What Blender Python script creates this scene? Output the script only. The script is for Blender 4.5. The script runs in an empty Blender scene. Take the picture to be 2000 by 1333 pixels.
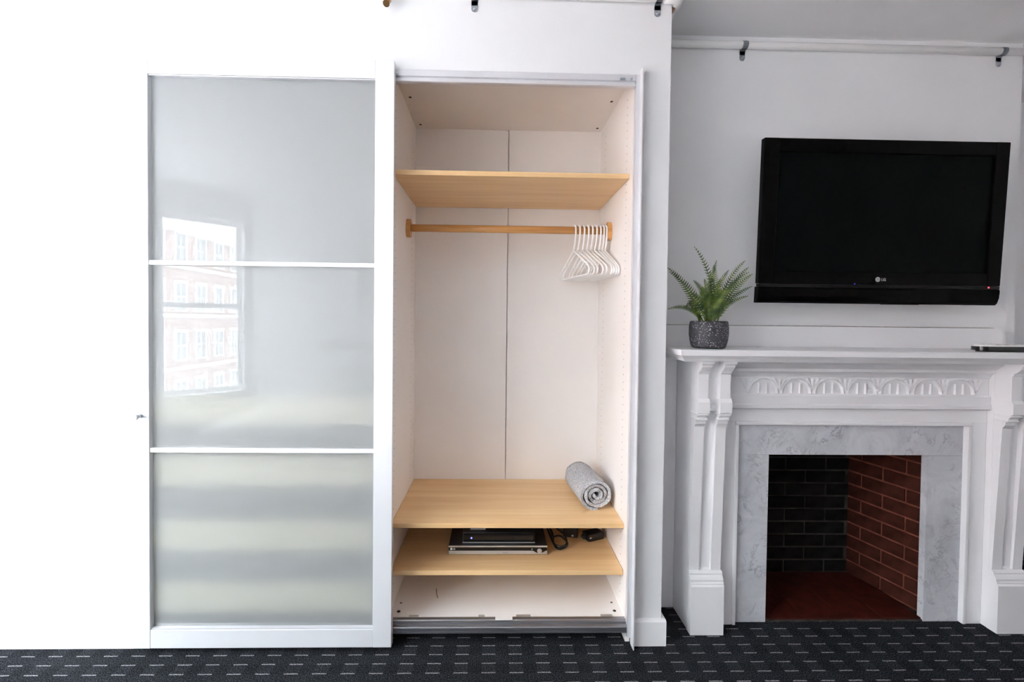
import bpy, bmesh, math, random
from mathutils import Vector, Matrix
R = math.radians
scene = bpy.context.scene
col = scene.collection

# ------------------------------------------------------------------ camera
YAW, PITCH, ROLL = R(1.34), R(1.22), R(0.62)
CAM = Vector((0.0, -1.915, 1.31))
fwd = Vector((math.sin(YAW)*math.cos(PITCH), math.cos(YAW)*math.cos(PITCH), -math.sin(PITCH)))
rgt = Vector((math.cos(YAW), -math.sin(YAW), 0))
upv = rgt.cross(fwd)
r2 = rgt*math.cos(ROLL) + upv*math.sin(ROLL)
u2 = -rgt*math.sin(ROLL) + upv*math.cos(ROLL)
cd = bpy.data.cameras.new('camera'); cam = bpy.data.objects.new('camera', cd); col.objects.link(cam)
m = Matrix((r2, u2, -fwd)).transposed().to_4x4(); m.translation = CAM
cam.matrix_world = m
cd.sensor_width = 36; cd.lens = 937/2000*36
cd.shift_x = 0.006; cd.shift_y = -0.00975; cd.clip_start = 0.02; cd.clip_end = 300
scene.camera = cam

# ------------------------------------------------------------------ world, exposure
SKY = 12.0
w = bpy.data.worlds.new('overcast_sky'); scene.world = w; w.use_nodes = True
bg = w.node_tree.nodes['Background']
bg.inputs[0].default_value = (0.93, 0.965, 1.0, 1); bg.inputs[1].default_value = SKY
vs = scene.view_settings
vs.view_transform = 'Standard'; vs.look = 'None'; vs.gamma = 1.0; vs.use_curve_mapping = False
vs.exposure = 1.4
cy = scene.cycles
cy.max_bounces = 14; cy.diffuse_bounces = 8; cy.glossy_bounces = 4; cy.transmission_bounces = 6; cy.transparent_max_bounces = 12
cy.sample_clamp_indirect = 10.0; cy.caustics_reflective = False; cy.caustics_refractive = False
cy.use_denoising = True

# ------------------------------------------------------------------ materials
M = {}
def newmat(name):
    mt = bpy.data.materials.new(name); mt.use_nodes = True
    return mt, mt.node_tree, mt.node_tree.nodes['Principled BSDF']
def node(nt, kind, **inp):
    n = nt.nodes.new(kind)
    for k, v in inp.items():
        n.inputs[k.replace('_', ' ')].default_value = v
    return n
def coords(nt, scale=(1, 1, 1), kind='Object'):
    tc = nt.nodes.new('ShaderNodeTexCoord'); mp = nt.nodes.new('ShaderNodeMapping')
    mp.inputs['Scale'].default_value = scale
    nt.links.new(tc.outputs[kind], mp.inputs['Vector'])
    return mp.outputs['Vector']
def ramp(nt, fac, stops):
    r = nt.nodes.new('ShaderNodeValToRGB')
    e = r.color_ramp.elements
    while len(e) < len(stops): e.new(0.5)
    for el, (p, c) in zip(e, stops):
        el.position = p; el.color = (*c, 1)
    nt.links.new(fac, r.inputs[0]); return r.outputs[0]
def bump(nt, bs, height, strength=0.2, dist=0.002):
    b = node(nt, 'ShaderNodeBump', Strength=strength, Distance=dist)
    nt.links.new(height, b.inputs['Height']); nt.links.new(b.outputs[0], bs.inputs['Normal'])
def mat(name, c, rough=0.5, metal=0.0, var=0.04, scale=6, bmp=0.0, bscale=60, spec=0.5, stretch=(1, 1, 1), coat=0):
    mt, nt, bs = newmat(name)
    v = coords(nt, stretch)
    n = node(nt, 'ShaderNodeTexNoise', Scale=scale, Detail=4.0); nt.links.new(v, n.inputs['Vector'])
    lo = tuple(max(0, x*(1-var)) for x in c); hi = tuple(min(1, x*(1+var)) for x in c)
    nt.links.new(ramp(nt, n.outputs['Fac'], [(0.3, lo), (0.7, hi)]), bs.inputs['Base Color'])
    bs.inputs['Roughness'].default_value = rough; bs.inputs['Metallic'].default_value = metal
    bs.inputs['Specular IOR Level'].default_value = spec
    bs.inputs['Coat Weight'].default_value = coat
    if bmp:
        n2 = node(nt, 'ShaderNodeTexNoise', Scale=bscale, Detail=3.0); nt.links.new(v, n2.inputs['Vector'])
        bump(nt, bs, n2.outputs['Fac'], bmp)
    M[name] = mt; return mt

mat('wall_paint', (0.87, 0.875, 0.885), 0.55, var=0.01, bmp=0.06, bscale=90)
mat('ceiling_paint', (0.88, 0.88, 0.89), 0.7, var=0.01)
mat('trim_paint', (0.88, 0.88, 0.89), 0.35, var=0.012, bmp=0.05, bscale=30)
mat('mantel_paint', (0.90, 0.90, 0.915), 0.32, var=0.015, bmp=0.08, bscale=25)
mat('melamine', (0.88, 0.845, 0.82), 0.5, var=0.012, bmp=0.05, bscale=300)
mat('aluminium', (0.85, 0.86, 0.885), 0.36, metal=0.3, var=0.01)
mat('track_metal', (0.34, 0.35, 0.38), 0.3, metal=0.85, var=0.03)
mat('track_white', (0.76, 0.76, 0.79), 0.3, metal=0.35, var=0.02)
mat('steel', (0.55, 0.57, 0.6), 0.3, metal=1.0, var=0.05)
mat('galvanised', (0.50, 0.55, 0.60), 0.38, metal=0.9, var=0.12, scale=40)
mat('brass', (0.55, 0.32, 0.14), 0.3, metal=1.0, var=0.1)
mat('dirt_shade', (0.30, 0.27, 0.25), 0.9, var=0.4, scale=40)  # grey for the backboard's dirty gap line and painted edge shade
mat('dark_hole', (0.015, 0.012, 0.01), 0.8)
mat('hole_shade', (0.16, 0.13, 0.11), 0.8)
mat('tv_plastic', (0.002, 0.002, 0.0022), 0.12, var=0.05, spec=0.06)
mat('tv_strip', (0.010, 0.010, 0.0105), 0.3, var=0.05, spec=0.15)
mat('black_plastic', (0.008, 0.008, 0.009), 0.35, var=0.1)
mat('black_gloss', (0.006, 0.006, 0.008), 0.12)
mat('silver_plastic', (0.62, 0.60, 0.58), 0.35, metal=0.6, var=0.03)
mat('logo_grey', (0.42, 0.42, 0.44), 0.4)
mat('white_plastic', (0.94, 0.935, 0.925), 0.35, var=0.01)
mat('exposed_wood', (0.22, 0.10, 0.05), 0.8, var=0.3, scale=60)
mat('brick_red', (0.050, 0.015, 0.010), 0.7, var=0.45, scale=14, bmp=0.4, bscale=120, spec=0.08)
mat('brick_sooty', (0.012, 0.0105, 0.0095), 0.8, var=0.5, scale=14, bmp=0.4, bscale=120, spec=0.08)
mat('mortar_red', (0.18, 0.060, 0.040), 0.9, var=0.3, scale=20, bmp=0.3, spec=0.08)
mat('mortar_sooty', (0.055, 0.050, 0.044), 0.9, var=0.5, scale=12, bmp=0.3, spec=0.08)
mat('hearth_tile', (0.050, 0.011, 0.007), 0.45, var=0.35, scale=16, bmp=0.2, bscale=40, spec=0.08)
mat('duvet', (0.86, 0.86, 0.88), 0.9, var=0.01, bmp=0.3, bscale=12)
mat('pillow', (0.84, 0.84, 0.84), 0.9, var=0.01, bmp=0.3, bscale=15)
mat('sheet', (0.86, 0.83, 0.80), 0.9, var=0.01)
mat('bed_fabric', (0.42, 0.41, 0.40), 0.85, var=0.05)
mat('picture', (0.72, 0.72, 0.70), 0.6, var=0.25, scale=7)
mat('grey_frame', (0.45, 0.45, 0.45), 0.5)
mat('snowy_street', (0.82, 0.84, 0.88), 0.9, var=0.06, scale=1)
mat('facade_white', (0.75, 0.74, 0.72), 0.8)
mat('facade_pane', (0.22, 0.23, 0.24), 0.08)
mat('fern_stem', (0.10, 0.14, 0.03), 0.6)
mat('soil', (0.03, 0.02, 0.014), 0.95, var=0.5, scale=80)

def emis(name, c, s):
    mt, nt, bs = newmat(name)
    bs.inputs['Base Color'].default_value = (*c, 1)
    bs.inputs['Emission Color'].default_value = (*c, 1); bs.inputs['Emission Strength'].default_value = s
    M[name] = mt
emis('led_red', (1.0, 0.05, 0.08), 1.5)
emis('led_blue', (0.12, 0.15, 1.0), 1.6)
emis('led_blue_dim', (0.05, 0.06, 0.6), 0.25)

# birch-look wood, grain along X
def wood(name, dark, light, stretch):
    mt, nt, bs = newmat(name)
    v = coords(nt, stretch)
    n = node(nt, 'ShaderNodeTexNoise', Scale=1.0, Detail=6.0, Roughness=0.6, Distortion=0.4); nt.links.new(v, n.inputs['Vector'])
    nt.links.new(ramp(nt, n.outputs['Fac'], [(0.25, dark), (0.55, tuple((a+b)/2 for a, b in zip(dark, light))), (0.8, light)]), bs.inputs['Base Color'])
    bs.inputs['Roughness'].default_value = 0.38
    M[name] = mt
wood('birch', (0.74, 0.44, 0.19), (0.93, 0.67, 0.37), (1.3, 22, 60))
wood('birch_pale', (0.84, 0.70, 0.50), (0.92, 0.82, 0.66), (1.3, 22, 60))
wood('pine_rod', (0.55, 0.25, 0.075), (0.78, 0.43, 0.15), (3.0, 60, 60))

# carpet: charcoal pile, woven squares, rows of pale dashes
def carpet():
    mt, nt, bs = newmat('carpet')
    L = nt.links.new
    tc = nt.nodes.new('ShaderNodeTexCoord'); sp = nt.nodes.new('ShaderNodeSeparateXYZ')
    wob = node(nt, 'ShaderNodeTexNoise', Scale=60.0, Detail=2.0); L(tc.outputs['Object'], wob.inputs['Vector'])
    add = node(nt, 'ShaderNodeVectorMath'); add.operation = 'MULTIPLY_ADD'
    add.inputs[1].default_value = (0.004, 0.003, 0); L(wob.outputs['Color'], add.inputs[0]); L(tc.outputs['Object'], add.inputs[2])
    L(add.outputs[0], sp.inputs[0])
    def mth(op, a, b=None, c=None):
        n = nt.nodes.new('ShaderNodeMath'); n.operation = op
        for i, q in enumerate((a, b, c)):
            if q is None: continue
            if isinstance(q, (int, float)): n.inputs[i].default_value = q
            else: L(q, n.inputs[i])
        return n.outputs[0]
    PX_, PY_ = 0.104, 0.0495
    fx = mth('FRACT', mth('DIVIDE', mth('ADD', sp.outputs[0], 1.802+20*PX_), PX_))
    fy = mth('FRACT', mth('DIVIDE', mth('ADD', sp.outputs[1], 0.0595+100*PY_), PY_))
    dx = mth('LESS_THAN', fx, 0.50); dy = mth('LESS_THAN', fy, 0.10)
    dash = mth('MULTIPLY', dx, dy)
    n1 = node(nt, 'ShaderNodeTexNoise', Scale=260.0, Detail=3.0, Roughness=0.7); L(tc.outputs['Object'], n1.inputs['Vector'])
    n2 = node(nt, 'ShaderNodeTexNoise', Scale=7.0, Detail=3.0); L(tc.outputs['Object'], n2.inputs['Vector'])
    base = ramp(nt, n1.outputs['Fac'], [(0.36, (0.004, 0.0045, 0.0055)), (0.52, (0.021, 0.023, 0.027)), (0.68, (0.115, 0.122, 0.138))])
    # alternate woven blocks are a touch darker
    row = mth('MODULO', mth('FLOOR', mth('DIVIDE', mth('ADD', sp.outputs[1], 0.0595+100*PY_), PY_)), 2.0)
    chk = mth('ABSOLUTE', mth('SUBTRACT', dx, row))
    blk = mth('ADD', 0.80, mth('MULTIPLY', mth('ADD', mth('MULTIPLY', dx, 0.5), mth('MULTIPLY', chk, 0.5)), 0.30))
    blk2 = mth('MULTIPLY', blk, mth('ADD', 0.7, mth('MULTIPLY', n2.outputs['Fac'], 0.6)))
    mul = nt.nodes.new('ShaderNodeMix'); mul.data_type = 'RGBA'; mul.blend_type = 'MULTIPLY'; mul.inputs[0].default_value = 1
    L(base, mul.inputs[6]); L(blk2, mul.inputs[7])
    dc = ramp(nt, n1.outputs['Fac'], [(0.38, (0.05, 0.05, 0.053)), (0.62, (0.46, 0.46, 0.475))])
    mix = nt.nodes.new('ShaderNodeMix'); mix.data_type = 'RGBA'
    L(dash, mix.inputs[0]); L(mul.outputs[2], mix.inputs[6]); L(dc, mix.inputs[7])
    L(mix.outputs[2], bs.inputs['Base Color'])
    bs.inputs['Roughness'].default_value = 0.95; bs.inputs['Specular IOR Level'].default_value = 0.02
    bump(nt, bs, n1.outputs['Fac'], 0.8, 0.004)
    M['carpet'] = mt
carpet()

def marble():
    mt, nt, bs = newmat('marble'); L = nt.links.new
    v = coords(nt)
    n1 = node(nt, 'ShaderNodeTexNoise', Scale=5.0, Detail=8.0, Roughness=0.65, Distortion=1.2); L(v, n1.inputs['Vector'])
    n2 = node(nt, 'ShaderNodeTexNoise', Scale=9.0, Detail=12.0, Roughness=0.75, Distortion=0.6); L(v, n2.inputs['Vector'])
    c1 = ramp(nt, n1.outputs['Fac'], [(0.3, (0.52, 0.53, 0.575)), (0.6, (0.70, 0.71, 0.75))])
    c2 = ramp(nt, n2.outputs['Fac'], [(0.478, (1, 1, 1)), (0.497, (0.36, 0.37, 0.41)), (0.503, (0.5, 0.51, 0.55)), (0.525, (1, 1, 1))])
    n3 = node(nt, 'ShaderNodeTexNoise', Scale=9.0, Detail=3.0); L(v, n3.inputs['Vector'])
    fac = ramp(nt, n3.outputs['Fac'], [(0.45, (0, 0, 0)), (0.65, (1, 1, 1))])
    mx = nt.nodes.new('ShaderNodeMix'); mx.data_type = 'RGBA'; mx.blend_type = 'MULTIPLY'
    L(fac, mx.inputs[0]); L(c1, mx.inputs[6]); L(c2, mx.inputs[7]); L(mx.outputs[2], bs.inputs['Base Color'])
    bs.inputs['Roughness'].default_value = 0.3
    M['marble'] = mt
marble()

def terrazzo():
    mt, nt, bs = newmat('speckled_pot'); L = nt.links.new
    v = coords(nt)
    vo = node(nt, 'ShaderNodeTexVoronoi', Scale=190.0); L(v, vo.inputs['Vector'])
    sep = nt.nodes.new('ShaderNodeSeparateColor'); L(vo.outputs['Color'], sep.inputs[0])
    thr = nt.nodes.new('ShaderNodeMath'); thr.operation = 'MULTIPLY'; L(sep.outputs[0], thr.inputs[0]); thr.inputs[1].default_value = 0.42
    lt = nt.nodes.new('ShaderNodeMath'); lt.operation = 'LESS_THAN'; L(vo.outputs['Distance'], lt.inputs[0]); L(thr.outputs[0], lt.inputs[1])
    n1 = node(nt, 'ShaderNodeTexNoise', Scale=30.0, Detail=4.0); L(v, n1.inputs['Vector'])
    b = ramp(nt, n1.outputs['Fac'], [(0.3, (0.030, 0.031, 0.037)), (0.7, (0.065, 0.067, 0.078))])
    mx = nt.nodes.new('ShaderNodeMix'); mx.data_type = 'RGBA'; L(lt.outputs[0], mx.inputs[0]); L(b, mx.inputs[6]); mx.inputs[7].default_value = (0.5, 0.5, 0.53, 1)
    L(mx.outputs[2], bs.inputs['Base Color']); bs.inputs['Roughness'].default_value = 0.6
    M['speckled_pot'] = mt
terrazzo()

def leaf():
    mt, nt, bs = newmat('fern_leaf'); L = nt.links.new
    v = coords(nt)
    n1 = node(nt, 'ShaderNodeTexNoise', Scale=28.0, Detail=3.0); L(v, n1.inputs['Vector'])
    c = ramp(nt, n1.outputs['Fac'], [(0.3, (0.016, 0.042, 0.006)), (0.5, (0.07, 0.13, 0.018)), (0.74, (0.27, 0.34, 0.06))])
    L(c, bs.inputs['Base Color']); bs.inputs['Roughness'].default_value = 0.5
    M['fern_leaf'] = mt
leaf()

def towel():
    mt, nt, bs = newmat('terry_towel'); L = nt.links.new
    v = coords(nt)
    n1 = node(nt, 'ShaderNodeTexNoise', Scale=230.0, Detail=3.0, Roughness=0.7); L(v, n1.inputs['Vector'])
    n2 = node(nt, 'ShaderNodeTexNoise', Scale=40.0, Detail=3.0); L(v, n2.inputs['Vector'])
    c = ramp(nt, n1.outputs['Fac'], [(0.36, (0.22, 0.225, 0.25)), (0.5, (0.54, 0.545, 0.575)), (0.68, (0.82, 0.82, 0.84))])
    L(c, bs.inputs['Base Color']); bs.inputs['Roughness'].default_value = 0.95
    ad = nt.nodes.new('ShaderNodeMath'); ad.operation = 'ADD'; L(n1.outputs['Fac'], ad.inputs[0]); L(n2.outputs['Fac'], ad.inputs[1])
    bump(nt, bs, ad.outputs[0], 0.9, 0.006)
    M['terry_towel'] = mt
towel()

# frosted glass of the sliding door: milky, lets light through, sharp gloss on its face
def frosted():
    mt, nt, bs = newmat('frosted_glass'); L = nt.links.new
    nt.nodes.remove(bs); out = nt.nodes['Material Output']
    v = coords(nt)
    n1 = node(nt, 'ShaderNodeTexNoise', Scale=3.0, Detail=2.0); L(v, n1.inputs['Vector'])
    c = ramp(nt, n1.outputs['Fac'], [(0.3, (0.56, 0.585, 0.60)), (0.7, (0.58, 0.60, 0.615))])
    d = nt.nodes.new('ShaderNodeBsdfDiffuse'); L(c, d.inputs[0])
    t = nt.nodes.new('ShaderNodeBsdfTranslucent'); t.inputs[0].default_value = (0.80, 0.835, 0.85, 1)
    m1 = nt.nodes.new('ShaderNodeMixShader'); m1.inputs[0].default_value = 0.63; L(d.outputs[0], m1.inputs[1]); L(t.outputs[0], m1.inputs[2])
    g = nt.nodes.new('ShaderNodeBsdfGlossy'); g.inputs['Roughness'].default_value = 0.0
    fr = node(nt, 'ShaderNodeFresnel', IOR=1.6)
    geo = nt.nodes.new('ShaderNodeNewGeometry'); inv = nt.nodes.new('ShaderNodeMath'); inv.operation = 'SUBTRACT'; inv.inputs[0].default_value = 1.0; L(geo.outputs['Backfacing'], inv.inputs[1])
    ff = nt.nodes.new('ShaderNodeMath'); ff.operation = 'MULTIPLY'; L(fr.outputs[0], ff.inputs[0]); L(inv.outputs[0], ff.inputs[1])   # gloss on the polished outer face only
    m2 = nt.nodes.new('ShaderNodeMixShader'); L(ff.outputs[0], m2.inputs[0]); L(m1.outputs[0], m2.inputs[1]); L(g.outputs[0], m2.inputs[2])
    L(m2.outputs[0], out.inputs[0]); M['frosted_glass'] = mt
frosted()
def clear():
    mt, nt, bs = newmat('window_glass'); L = nt.links.new
    nt.nodes.remove(bs); out = nt.nodes['Material Output']
    t = nt.nodes.new('ShaderNodeBsdfTransparent'); t.inputs[0].default_value = (0.96, 0.98, 0.98, 1)
    g = nt.nodes.new('ShaderNodeBsdfGlossy'); g.inputs['Roughness'].default_value = 0.0
    m2 = nt.nodes.new('ShaderNodeMixShader'); m2.inputs[0].default_value = 0.06
    L(t.outputs[0], m2.inputs[1]); L(g.outputs[0], m2.inputs[2]); L(m2.outputs[0], out.inputs[0]); M['window_glass'] = mt
clear()
def facade_brick():
    mt, nt, bs = newmat('facade_brick'); L = nt.links.new
    tc = nt.nodes.new('ShaderNodeTexCoord'); sp = nt.nodes.new('ShaderNodeSeparateXYZ'); cb = nt.nodes.new('ShaderNodeCombineXYZ')
    L(tc.outputs['Object'], sp.inputs[0]); L(sp.outputs[1], cb.inputs[0]); L(sp.outputs[2], cb.inputs[1])
    b = node(nt, 'ShaderNodeTexBrick', Scale=4.0); L(cb.outputs[0], b.inputs['Vector'])
    b.inputs['Color1'].default_value = (0.36, 0.235, 0.205, 1); b.inputs['Color2'].default_value = (0.31, 0.20, 0.175, 1); b.inputs['Mortar'].default_value = (0.56, 0.52, 0.49, 1)
    L(b.outputs['Color'], bs.inputs['Base Color']); bs.inputs['Roughness'].default_value = 0.9
    M['facade_brick'] = mt
facade_brick()

# ------------------------------------------------------------------ mesh helpers
ORIG = {}
def box(bm, x0, x1, y0, y1, z0, z1, bev=0.0, seg=2):
    vs_ = [bm.verts.new(p) for p in ((x0,y0,z0),(x1,y0,z0),(x1,y1,z0),(x0,y1,z0),(x0,y0,z1),(x1,y0,z1),(x1,y1,z1),(x0,y1,z1))]
    fs = [bm.faces.new([vs_[i] for i in f]) for f in ((3,2,1,0),(4,5,6,7),(0,1,5,4),(1,2,6,5),(2,3,7,6),(3,0,4,7))]
    if bev:
        es = list({e for f in fs for e in f.edges})
        bmesh.ops.bevel(bm, geom=es, offset=bev, segments=seg, profile=0.5, affect='EDGES')
    return bm
def prism(bm, pts, axis, a0, a1):
    """extrude a closed 2-D outline along an axis: 'x' -> pts are (y,z); 'y' -> (x,z); 'z' -> (x,y)"""
    def P(p, a):
        return {'x': (a, p[0], p[1]), 'y': (p[0], a, p[1]), 'z': (p[0], p[1], a)}[axis]
    A = [bm.verts.new(P(p, a0)) for p in pts]; B = [bm.verts.new(P(p, a1)) for p in pts]
    n = len(pts)
    fs = [bm.faces.new(A[::-1]), bm.faces.new(B)]
    for i in range(n):
        fs.append(bm.faces.new((A[i], A[(i+1) % n], B[(i+1) % n], B[i])))
    bmesh.ops.recalc_face_normals(bm, faces=fs)
    return bm
def cyl(bm, p0, p1, r0, r1=None, n=20):
    r1 = r0 if r1 is None else r1
    p0, p1 = Vector(p0), Vector(p1); d = (p1-p0).normalized()
    a = d.orthogonal().normalized(); b = d.cross(a)
    A = []; B = []
    for i in range(n):
        t = 2*math.pi*i/n; o = a*math.cos(t) + b*math.sin(t)
        A.append(bm.verts.new(p0+o*r0)); B.append(bm.verts.new(p1+o*r1))
    fs = [bm.faces.new(A[::-1]), bm.faces.new(B)]
    for i in range(n):
        f = bm.faces.new((A[i], A[(i+1) % n], B[(i+1) % n], B[i])); f.smooth = True; fs.append(f)
    return bm
def tube(bm, pts, rad, n=8, cap=True):
    pts = [Vector(p) for p in pts]; N = len(pts); rings = []; prev = None
    for i, p in enumerate(pts):
        d = (pts[min(i+1, N-1)] - pts[max(i-1, 0)]).normalized()
        if prev is None: a = d.orthogonal().normalized()
        else:
            a = prev - d*prev.dot(d)
            a = a.normalized() if a.length > 1e-6 else d.orthogonal().normalized()
        prev = a; b = d.cross(a)
        r = rad(i/(N-1)) if callable(rad) else rad
        rings.append([bm.verts.new(p + (a*math.cos(2*math.pi*k/n) + b*math.sin(2*math.pi*k/n))*r) for k in range(n)])
    for A, B in zip(rings, rings[1:]):
        for k in range(n):
            f = bm.faces.new((A[k], A[(k+1) % n], B[(k+1) % n], B[k])); f.smooth = True
    if cap:
        bm.faces.new(rings[0][::-1]); bm.faces.new(rings[-1])
    return bm
def lathe(bm, prof, c, n=40):
    """prof: list of (r,z)"""
    rings = [[bm.verts.new((c[0]+r*math.cos(2*math.pi*k/n), c[1]+r*math.sin(2*math.pi*k/n), c[2]+z)) for k in range(n)] for r, z in prof]
    for A, B in zip(rings, rings[1:]):
        for k in range(n):
            f = bm.faces.new((A[k], A[(k+1) % n], B[(k+1) % n], B[k])); f.smooth = True
    bm.faces.new(rings[0][::-1]); bm.faces.new(rings[-1])
    return bm
def spline(pts, n=10):
    """Catmull-Rom through pts"""
    P = [Vector(p) for p in pts]; P = [P[0]*2-P[1]] + P + [P[-1]*2-P[-2]]; out = []
    for i in range(1, len(P)-2):
        for k in range(n):
            t = k/n; a, b, c, d = P[i-1], P[i], P[i+1], P[i+2]
            out.append(0.5*((2*b) + (c-a)*t + (2*a-5*b+4*c-d)*t*t + (3*b-3*c+d-a)*t**3))
    out.append(P[-2]); return out
def bez(a, b, c, n):
    a, b, c = Vector(a), Vector(b), Vector(c)
    return [a*(1-t)**2 + b*2*t*(1-t) + c*t*t for t in (i/n for i in range(n+1))]
B = bmesh.new

def tag(o, label=None, cat=None, group=None, kind=None):
    if label: o['label'] = label
    if cat: o['category'] = cat
    if group: o['group'] = group
    if kind: o['kind'] = kind
    return o
def root_of(o):
    while o.parent: o = o.parent
    return o
def obj(name, bm, mt, parent=None, local=False, label=None, smooth=False):
    """bm is in world coordinates unless local=True; parents are unrotated empties or parts at their origin"""
    org = ORIG.get(root_of(parent).name, Vector()) if parent else Vector()
    if not local and org.length: bmesh.ops.translate(bm, vec=-org, verts=bm.verts[:])
    me = bpy.data.meshes.new(name); bm.to_mesh(me); bm.free()
    if smooth:
        for p in me.polygons: p.use_smooth = True
    me.materials.append(M[mt]); o = bpy.data.objects.new(name, me); col.objects.link(o)
    if parent: o.parent = parent
    if label: o['label'] = label
    return o
def thing(name, label, cat, loc=(0, 0, 0), group=None):
    o = bpy.data.objects.new(name, None); o.empty_display_size = 0.05; col.objects.link(o); o.location = loc
    ORIG[o.name] = Vector(loc); return tag(o, label, cat, group)
def place(bm, name, mt, loc, label=None, cat=None, group=None):
    """single-mesh thing whose mesh is given in local coordinates"""
    o = obj(name, bm, mt); o.location = loc
    return tag(o, label, cat, group)
def struct(name, bm, mt, parent=None):
    o = obj(name, bm, mt, parent)
    if not parent: o['kind'] = 'structure'
    return o
def bx(*a, **k): return box(B(), *a, **k)
def text_mesh(s, size, mt, parent, mw, name='lettering'):
    """flat lettering; mw places the text plane (text x right, y up) in the thing's local space"""
    cu = bpy.data.curves.new('txt', 'FONT'); cu.body = s; cu.size = size; cu.extrude = 0.0003; cu.offset = size*0.02
    tmp = bpy.data.objects.new('txt', cu); col.objects.link(tmp)
    dg = bpy.context.evaluated_depsgraph_get()
    me = bpy.data.meshes.new_from_object(tmp.evaluated_get(dg)); bpy.data.objects.remove(tmp)
    me.transform(mw); me.materials.clear(); me.materials.append(M[mt]); me.name = name
    o = bpy.data.objects.new(name, me); col.objects.link(o); o.parent = parent; return o

# ================================================================== THE ROOM
CZ = 2.62
struct('floor', bx(-3.45, 3.6, -3.6, 0.95, -0.06, 0.0), 'carpet')
struct('ceiling', bx(-3.45, 3.6, -3.6, 0.95, CZ, CZ+0.08), 'ceiling_paint')
# closet wall: left slab, header above the wardrobe, strip on the right
OX0, OX1, OZ = -1.394, 0.568, 2.290
b = B()
box(b, -2.66, OX0, 0, 0.012, 0, CZ); box(b, OX0, OX1, 0, 0.012, OZ, CZ); box(b, OX1, 0.69, 0, 0.012, 0, CZ)
wf = struct('wall_front', b, 'wall_paint')
struct('wall_alcove_side', bx(0.60, 0.69, 0.012, 0.28, 0, CZ), 'wall_paint')
b = B()
box(b, 0.60, 1.16, 0.28, 0.30, 0, CZ); box(b, 1.16, 1.96, 0.28, 0.30, 0.90, CZ); box(b, 1.96, 2.435, 0.28, 0.30, 0, CZ)
struct('wall_alcove', b, 'wall_paint')
struct('wall_breast_side', bx(2.405, 2.435, 0.30, 0.85, 0, CZ), 'wall_paint')
struct('wall_recess', bx(2.405, 3.50, 0.85, 0.90, 0, CZ), 'wall_paint')
struct('wall_right', bx(3.45, 3.50, -3.45, 0.85, 0, CZ), 'wall_paint')
struct('wall_rear', bx(-2.66, 3.45, -3.50, -3.40, 0, CZ), 'wall_paint')
b = B()
box(b, -1.50, 0.60, 0.66, 0.70, 0, CZ); box(b, -1.50, -1.46, 0.012, 0.66, 0, CZ); box(b, 0.575, 0.60, 0.012, 0.66, 0, CZ)
struct('wall_closet_cavity', b, 'wall_paint')
obj('exposed_wood', prism(B(), [(0.691, 2.560), (0.703, 2.560), (0.691, 2.535)], 'y', 0.0, 0.02), 'exposed_wood', wf, label='bare brown wood at the top corner of the wall')

# bay on the left: two angled walls and a straight one, each with sash windows
WZ0, WZ1 = 0.54, 2.33
wn = [0]
def bay_wall(name, p0, p1, wins, th=0.14):
    """wall from p0 to p1 (plan), thickness to the outside; wins = list of (s0,s1) openings along it"""
    p0, p1 = Vector((*p0, 0)), Vector((*p1, 0)); L_ = (p1-p0).length; d = (p1-p0)/L_; nrm = Vector((-d.y, d.x, 0))
    mw = Matrix(((d.x, nrm.x, 0, p0.x), (d.y, nrm.y, 0, p0.y), (0, 0, 1, 0), (0, 0, 0, 1)))
    b = B(); xs = [0] + [v for w_ in wins for v in w_] + [L_]
    for i in range(0, len(xs), 2): box(b, xs[i], xs[i+1], 0, th, 0, CZ)
    for s0, s1 in wins:
        box(b, s0, s1, 0, th, 0, WZ0); box(b, s0, s1, 0, th, WZ1, CZ)
    o = struct(name, b, 'wall_paint'); o.matrix_world = mw
    for s0, s1 in wins:
        wn[0] += 1; zm = (WZ0+WZ1)/2
        W = bpy.data.objects.new('window_%d' % wn[0], None); col.objects.link(W); W['kind'] = 'structure'; W.matrix_world = mw
        ORIG[W.name] = Vector()
        c = B()
        box(c, s0-0.06, s0, -0.022, 0, WZ0-0.05, WZ1+0.1); box(c, s1, s1+0.06, -0.022, 0, WZ0-0.05, WZ1+0.1); box(c, s0-0.06, s1+0.06, -0.026, 0, WZ1, WZ1+0.1)
        obj('casing', c, 'trim_paint', W)
        obj('sill', bx(s0-0.065, s1+0.065, -0.06, 0.0, WZ0-0.03, WZ0, bev=0.004), 'trim_paint', W)
        for k, (z0, z1, y) in enumerate(((WZ0, zm+0.02, 0.04), (zm-0.02, WZ1, 0.075))):
            f = B(); q = 0.045
            box(f, s0, s0+q, y, y+0.035, z0, z1); box(f, s1-q, s1, y, y+0.035, z0, z1); box(f, s0+q, s1-q, y, y+0.035, z0, z0+q); box(f, s0+q, s1-q, y, y+0.035, z1-q, z1)
            s = obj('sash', f, 'trim_paint', W)
            obj('pane', bx(s0+q, s1-q, y+0.015, y+0.018, z0+q, z1-q), 'window_glass', s)
        pn = '%s_window_%d_offscreen' % (name.replace('wall_', ''), wn[0]); ld = bpy.data.lights.new(pn, 'AREA'); ld.shape = 'RECTANGLE'; ld.size = s1-s0; ld.size_y = WZ1-WZ0; ld.cycles.is_portal = True
        lo = bpy.data.objects.new(pn, ld); col.objects.link(lo)
        ctr = mw @ Vector(((s0+s1)/2, th+0.01, zm))
        zax = nrm  # area lights shine along -Z: point into the room
        lo.matrix_world = Matrix(((-d.x, 0, zax.x, ctr.x), (-d.y, 0, zax.y, ctr.y), (0, 1, 0, ctr.z), (0, 0, 0, 1)))
bay_wall('wall_bay_near', (-3.27, -0.62), (-2.65, 0.0), [])   # nothing in the photograph shows a window here
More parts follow.
